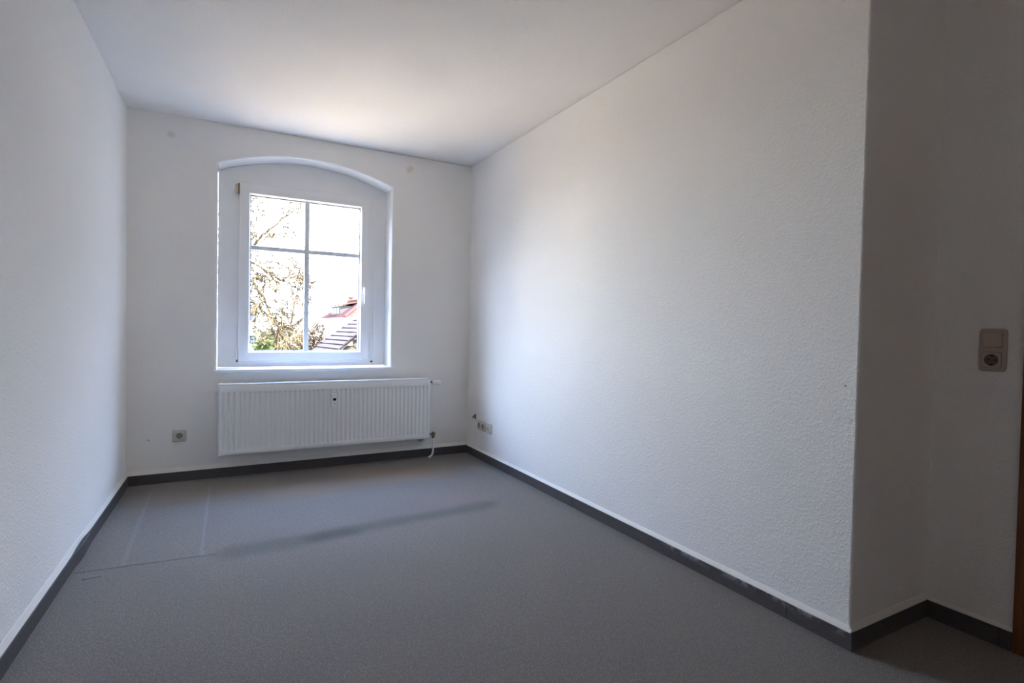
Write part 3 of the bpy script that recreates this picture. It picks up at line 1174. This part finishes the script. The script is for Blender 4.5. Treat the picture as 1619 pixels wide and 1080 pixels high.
MB().box(11.05, 11.4, 46.3, 46.7, 3.1, 3.75).build('chimney', M_redroof_sunlit, fh)
MB().box(11.0, 11.45, 46.25, 46.75, 3.70, 3.80).build('chimney_cap', M_tile, fh)

# --- pale apartment block behind the trees
ap = thing('apartment_block', 'hazy pale apartment block behind the bare tree', 'building', (2.4, 62, GZ))
MB().box(-4, 4.6, 60, 66, GZ, 3.0).build('block_wall', M_render, ap)
MB().box(-4.3, 4.9, 59.7, 66.3, 3.0, 3.25).build('flat_roof', M_render, ap)
for zf in (-3.6, -1.0, 1.5):
    for xf in (-3.2, -1.8, -.4, 1.0, 2.4, 3.4):
        MB().box(xf, xf + .7, 59.95, 60.02, zf, zf + .9).build('window_pane', M_paneout, ap)


# --- bare tree
def grow(mb, p, d, length, r, depth, rng, droop=0.0, rmin=.0075):
    n_ = 5 if depth > 1 else 4
    pts, rad_ = [Vector(p)], [r]
    d = Vector(d).normalized()
    for i in range(n_):
        d = (d + Vector((rng.uniform(-1, 1), rng.uniform(-1, 1), rng.uniform(-1, 1) - droop)) * .24).normalized()
        pts.append(pts[-1] + d * (length / n_))
        rad_.append(max(rmin, r * (1 - .6 * (i + 1) / n_)))
    mb.tube(pts, rad_, 5 if r > .02 else 3, False)
    if depth <= 0:
        return
    for k in range(rng.randint(3, 5)):
        t = rng.uniform(.2, 1.0) * n_
        i = min(int(t), n_ - 1)
        q = pts[i].lerp(pts[i + 1], t - i)
        ax = d.orthogonal().normalized()
        ax.rotate(Matrix.Rotation(rng.uniform(0, 2 * pi), 3, d))
        dd = (d * .75 + ax * rng.uniform(.5, 1.0)).normalized()
        grow(mb, q, dd, length * rng.uniform(.45, .7), max(rmin, rad_[i] * .6), depth - 1, rng, droop, rmin)


def bare_tree(name, label, base, boughs, seed, mats, group=None, twig_rmin=.0100, density=1.0):
    rng = random.Random(seed)
    t = thing(name, label, 'tree', base, 0, group)
    b = Vector(base)
    top = boughs[0]
    MB().tube([b, b + Vector((.05, .05, 2.5)), Vector(top) - Vector((.1, .05, 1.2)), top, Vector(top) + Vector((-.25, .2, 2.0)), Vector(top) + Vector((-.3, .4, 4.0))],
              [.24, .19, .15, .12, .08, .03], 10).build('trunk', mats[0], t)
    tw = MB()
    for pts, r0, r1, nside, droop, sl_ in boughs[1]:
        P_ = [Vector(p) for p in pts]
        fine = []
        for i in range(len(P_) - 1):
            for j in range(4):
                q = P_[i].lerp(P_[i + 1], j / 4)
                fine.append(q + Vector((rng.uniform(-1, 1), rng.uniform(-1, 1), rng.uniform(-1, 1))) * .025)
        fine.append(P_[-1])
        n_ = len(fine)
        rr = [r0 + (r1 - r0) * i / (n_ - 1) for i in range(n_)]
        MB().tube(fine, rr, 7).build('bough', mats[0], t)
        for k in range(int(nside * density)):
            i = rng.randint(1, n_ - 2)
            d = (fine[i + 1] - fine[i - 1]).normalized()
            ax = d.orthogonal().normalized()
            ax.rotate(Matrix.Rotation(rng.uniform(0, 2 * pi), 3, d))
            grow(tw, fine[i], d * .6 + ax, sl_ * rng.uniform(.5, 1.1), max(.012, rr[i] * .45), 2, rng, droop, twig_rmin)
    o_ = tw.build('twigs', mats[1], t, normals=False)
    o_['kind'] = 'stuff'
    return t


top = (.30, 9.3, 1.9)
boughs = (top, [
    ([(.30, 9.3, 2.2), (.75, 9.1, 2.35), (1.16, 9, 2.10), (1.40, 9, 1.68), (1.62, 9, 1.24), (1.80, 9, .85), (1.93, 9, .45)], .040, .012, 34, .5, .62),
    ([(.25, 9.3, 2.0), (.85, 9.1, 2.5), (1.25, 9, 2.90), (1.38, 9, 3.10), (1.55, 9, 3.23), (1.79, 9, 3.52), (2.11, 9, 3.78)], .042, .014, 20, .05, .55),
    ([(.30, 9.3, 2.3), (.90, 9.3, 2.60), (1.25, 9.2, 2.45), (1.59, 9.1, 2.26), (1.85, 9, 2.09), (2.20, 8.9, 1.89)], .036, .014, 34, .15, .62),
    ([(.25, 9.3, 3.0), (.80, 9.2, 3.4), (1.20, 9.2, 3.9), (1.45, 9.3, 4.4)], .034, .012, 16, 0, .5),
    ([(.30, 9.3, 1.6), (.80, 9.4, 1.75), (1.30, 9.5, 1.55), (1.75, 9.5, 1.10), (2.15, 9.5, .95)], .030, .012, 26, .25, .55),
    ([(.20, 9.3, 2.2), (-.40, 9.3, 2.9), (-.95, 9.4, 3.2), (-1.6, 9.5, 3.7)], .040, .012, 18, .1, .6),
    ([(.20, 9.3, 1.7), (-.45, 9.2, 1.9), (-1.0, 9.2, 1.4), (-1.4, 9.2, .7)], .038, .012, 18, .4, .6),
])
bare_tree('bare_tree', 'leafless tree with drooping ochre branches close outside the left window panes', (.25, 9.2, GZ), boughs, 11, (M_bark, M_twig))
boughs2 = (None, [
    ([(2.6, 15.5, .3), (2.75, 15.4, 1.5), (2.95, 15.4, 2.6), (3.35, 15.4, 3.6)], .035, .014, 10, 0, .7),
    ([(2.6, 15.5, .2), (2.45, 15.5, 1.0), (2.4, 15.5, 1.9)], .035, .014, 10, 0, .7),
])
bt2 = thing('slim_tree', 'slender pale leafless tree behind the window cross', 'tree', (2.6, 15.5, GZ))
rng2 = random.Random(5)
MB().tube([(2.6, 15.5, GZ), (2.62, 15.5, -2), (2.6, 15.5, .3)], [.12, .09, .05], 8).build('trunk', M_bark, bt2)
tw2 = MB()
for pts, r0, r1, nside, droop, sl_ in boughs2[1]:
    MB().tube(pts, [r0 + (r1 - r0) * i / (len(pts) - 1) for i in range(len(pts))], 6).build('bough', M_bark, bt2)
    for k in range(nside):
        i = rng2.randint(0, len(pts) - 2)
        p = Vector(pts[i]).lerp(Vector(pts[i + 1]), rng2.random())
        grow(tw2, p, (rng2.uniform(-1, 1), rng2.uniform(-.5, .5), rng2.uniform(.2, 1)), sl_ * rng2.uniform(.5, 1.1), .016, 1, rng2, 0, .0145)
tw2.build('twigs', M_twig, bt2, normals=False)['kind'] = 'stuff'


# --- leafy shrubs
def shrub(name, label, centre, size, nleaf, ls, mat, seed, cat='shrub', group=None):
    rng = random.Random(seed)
    cx_, cy_, cz_ = centre
    t = thing(name, label, cat, (cx_, cy_, GZ), 0, group)
    st = MB()
    for k in range(7):
        a = rng.uniform(0, 2 * pi)
        tp = Vector((cx_ + cos(a) * size[0] * .5, cy_ + sin(a) * size[1] * .5, cz_ + rng.uniform(-.3, .5) * size[2]))
        st.tube([(cx_ + cos(a) * .08, cy_ + sin(a) * .08, GZ), (cx_ + cos(a) * .25, cy_ + sin(a) * .25, (GZ + cz_) / 2), tp], [.05, .035, .012], 5)
    st.build('stems', M_bark, t)
    lb = MB()
    blobs = [(Vector((rng.uniform(-.7, .7) * size[0], rng.uniform(-.7, .7) * size[1], rng.uniform(-.75, .75) * size[2])), rng.uniform(.25, .5)) for _ in range(16)]
    for k in range(nleaf):
        b, rr = rng.choice(blobs)
        v = Vector((rng.gauss(0, 1), rng.gauss(0, 1), rng.gauss(0, 1)))
        v = v.normalized() * rr * rng.uniform(.4, 1.0)
        p = Vector((cx_, cy_, cz_)) + b + Vector((v.x * size[0], v.y * size[1], v.z * size[2]))
        d = Vector((rng.uniform(-1, 1), rng.uniform(-1, 1), rng.uniform(-1, 1))).normalized()
        e_ = d.orthogonal().normalized()
        e_.rotate(Matrix.Rotation(rng.uniform(0, 6.28), 3, d))
        l_ = ls * rng.uniform(.6, 1.3)
        lb.add([p - d * l_, p + e_ * l_ * .4, p + d * l_, p - e_ * l_ * .4], [(0, 1, 2, 3)])
    lb.build('foliage', mat, t, normals=False)['kind'] = 'stuff'
    return t


shrub('green_bush', 'bright green bush top at the lower left of the window', (1.15, 10.6, .05), (.62, .6, .95), 3500, .055, M_leaf_green, 21, 'bush')
shrub('tan_shrub', 'yellow-tan bare shrub right of the green bush', (2.15, 14.2, -.40), (.8, .7, 1.5), 4500, .075, M_leaf_tan, 22)
shrub('rusty_shrub', 'pale rusty shrub in front of the red-roofed house', (3.6, 16.5, -.25), (.80, .8, 1.55), 4500, .08, M_leaf_rust, 23)
shrub('low_shrub', 'low straw-coloured shrub beside the grey-red tiled roof', (2.95, 12.2, -.85), (.6, .6, 1.3), 3500, .065, M_leaf_tan, 24)
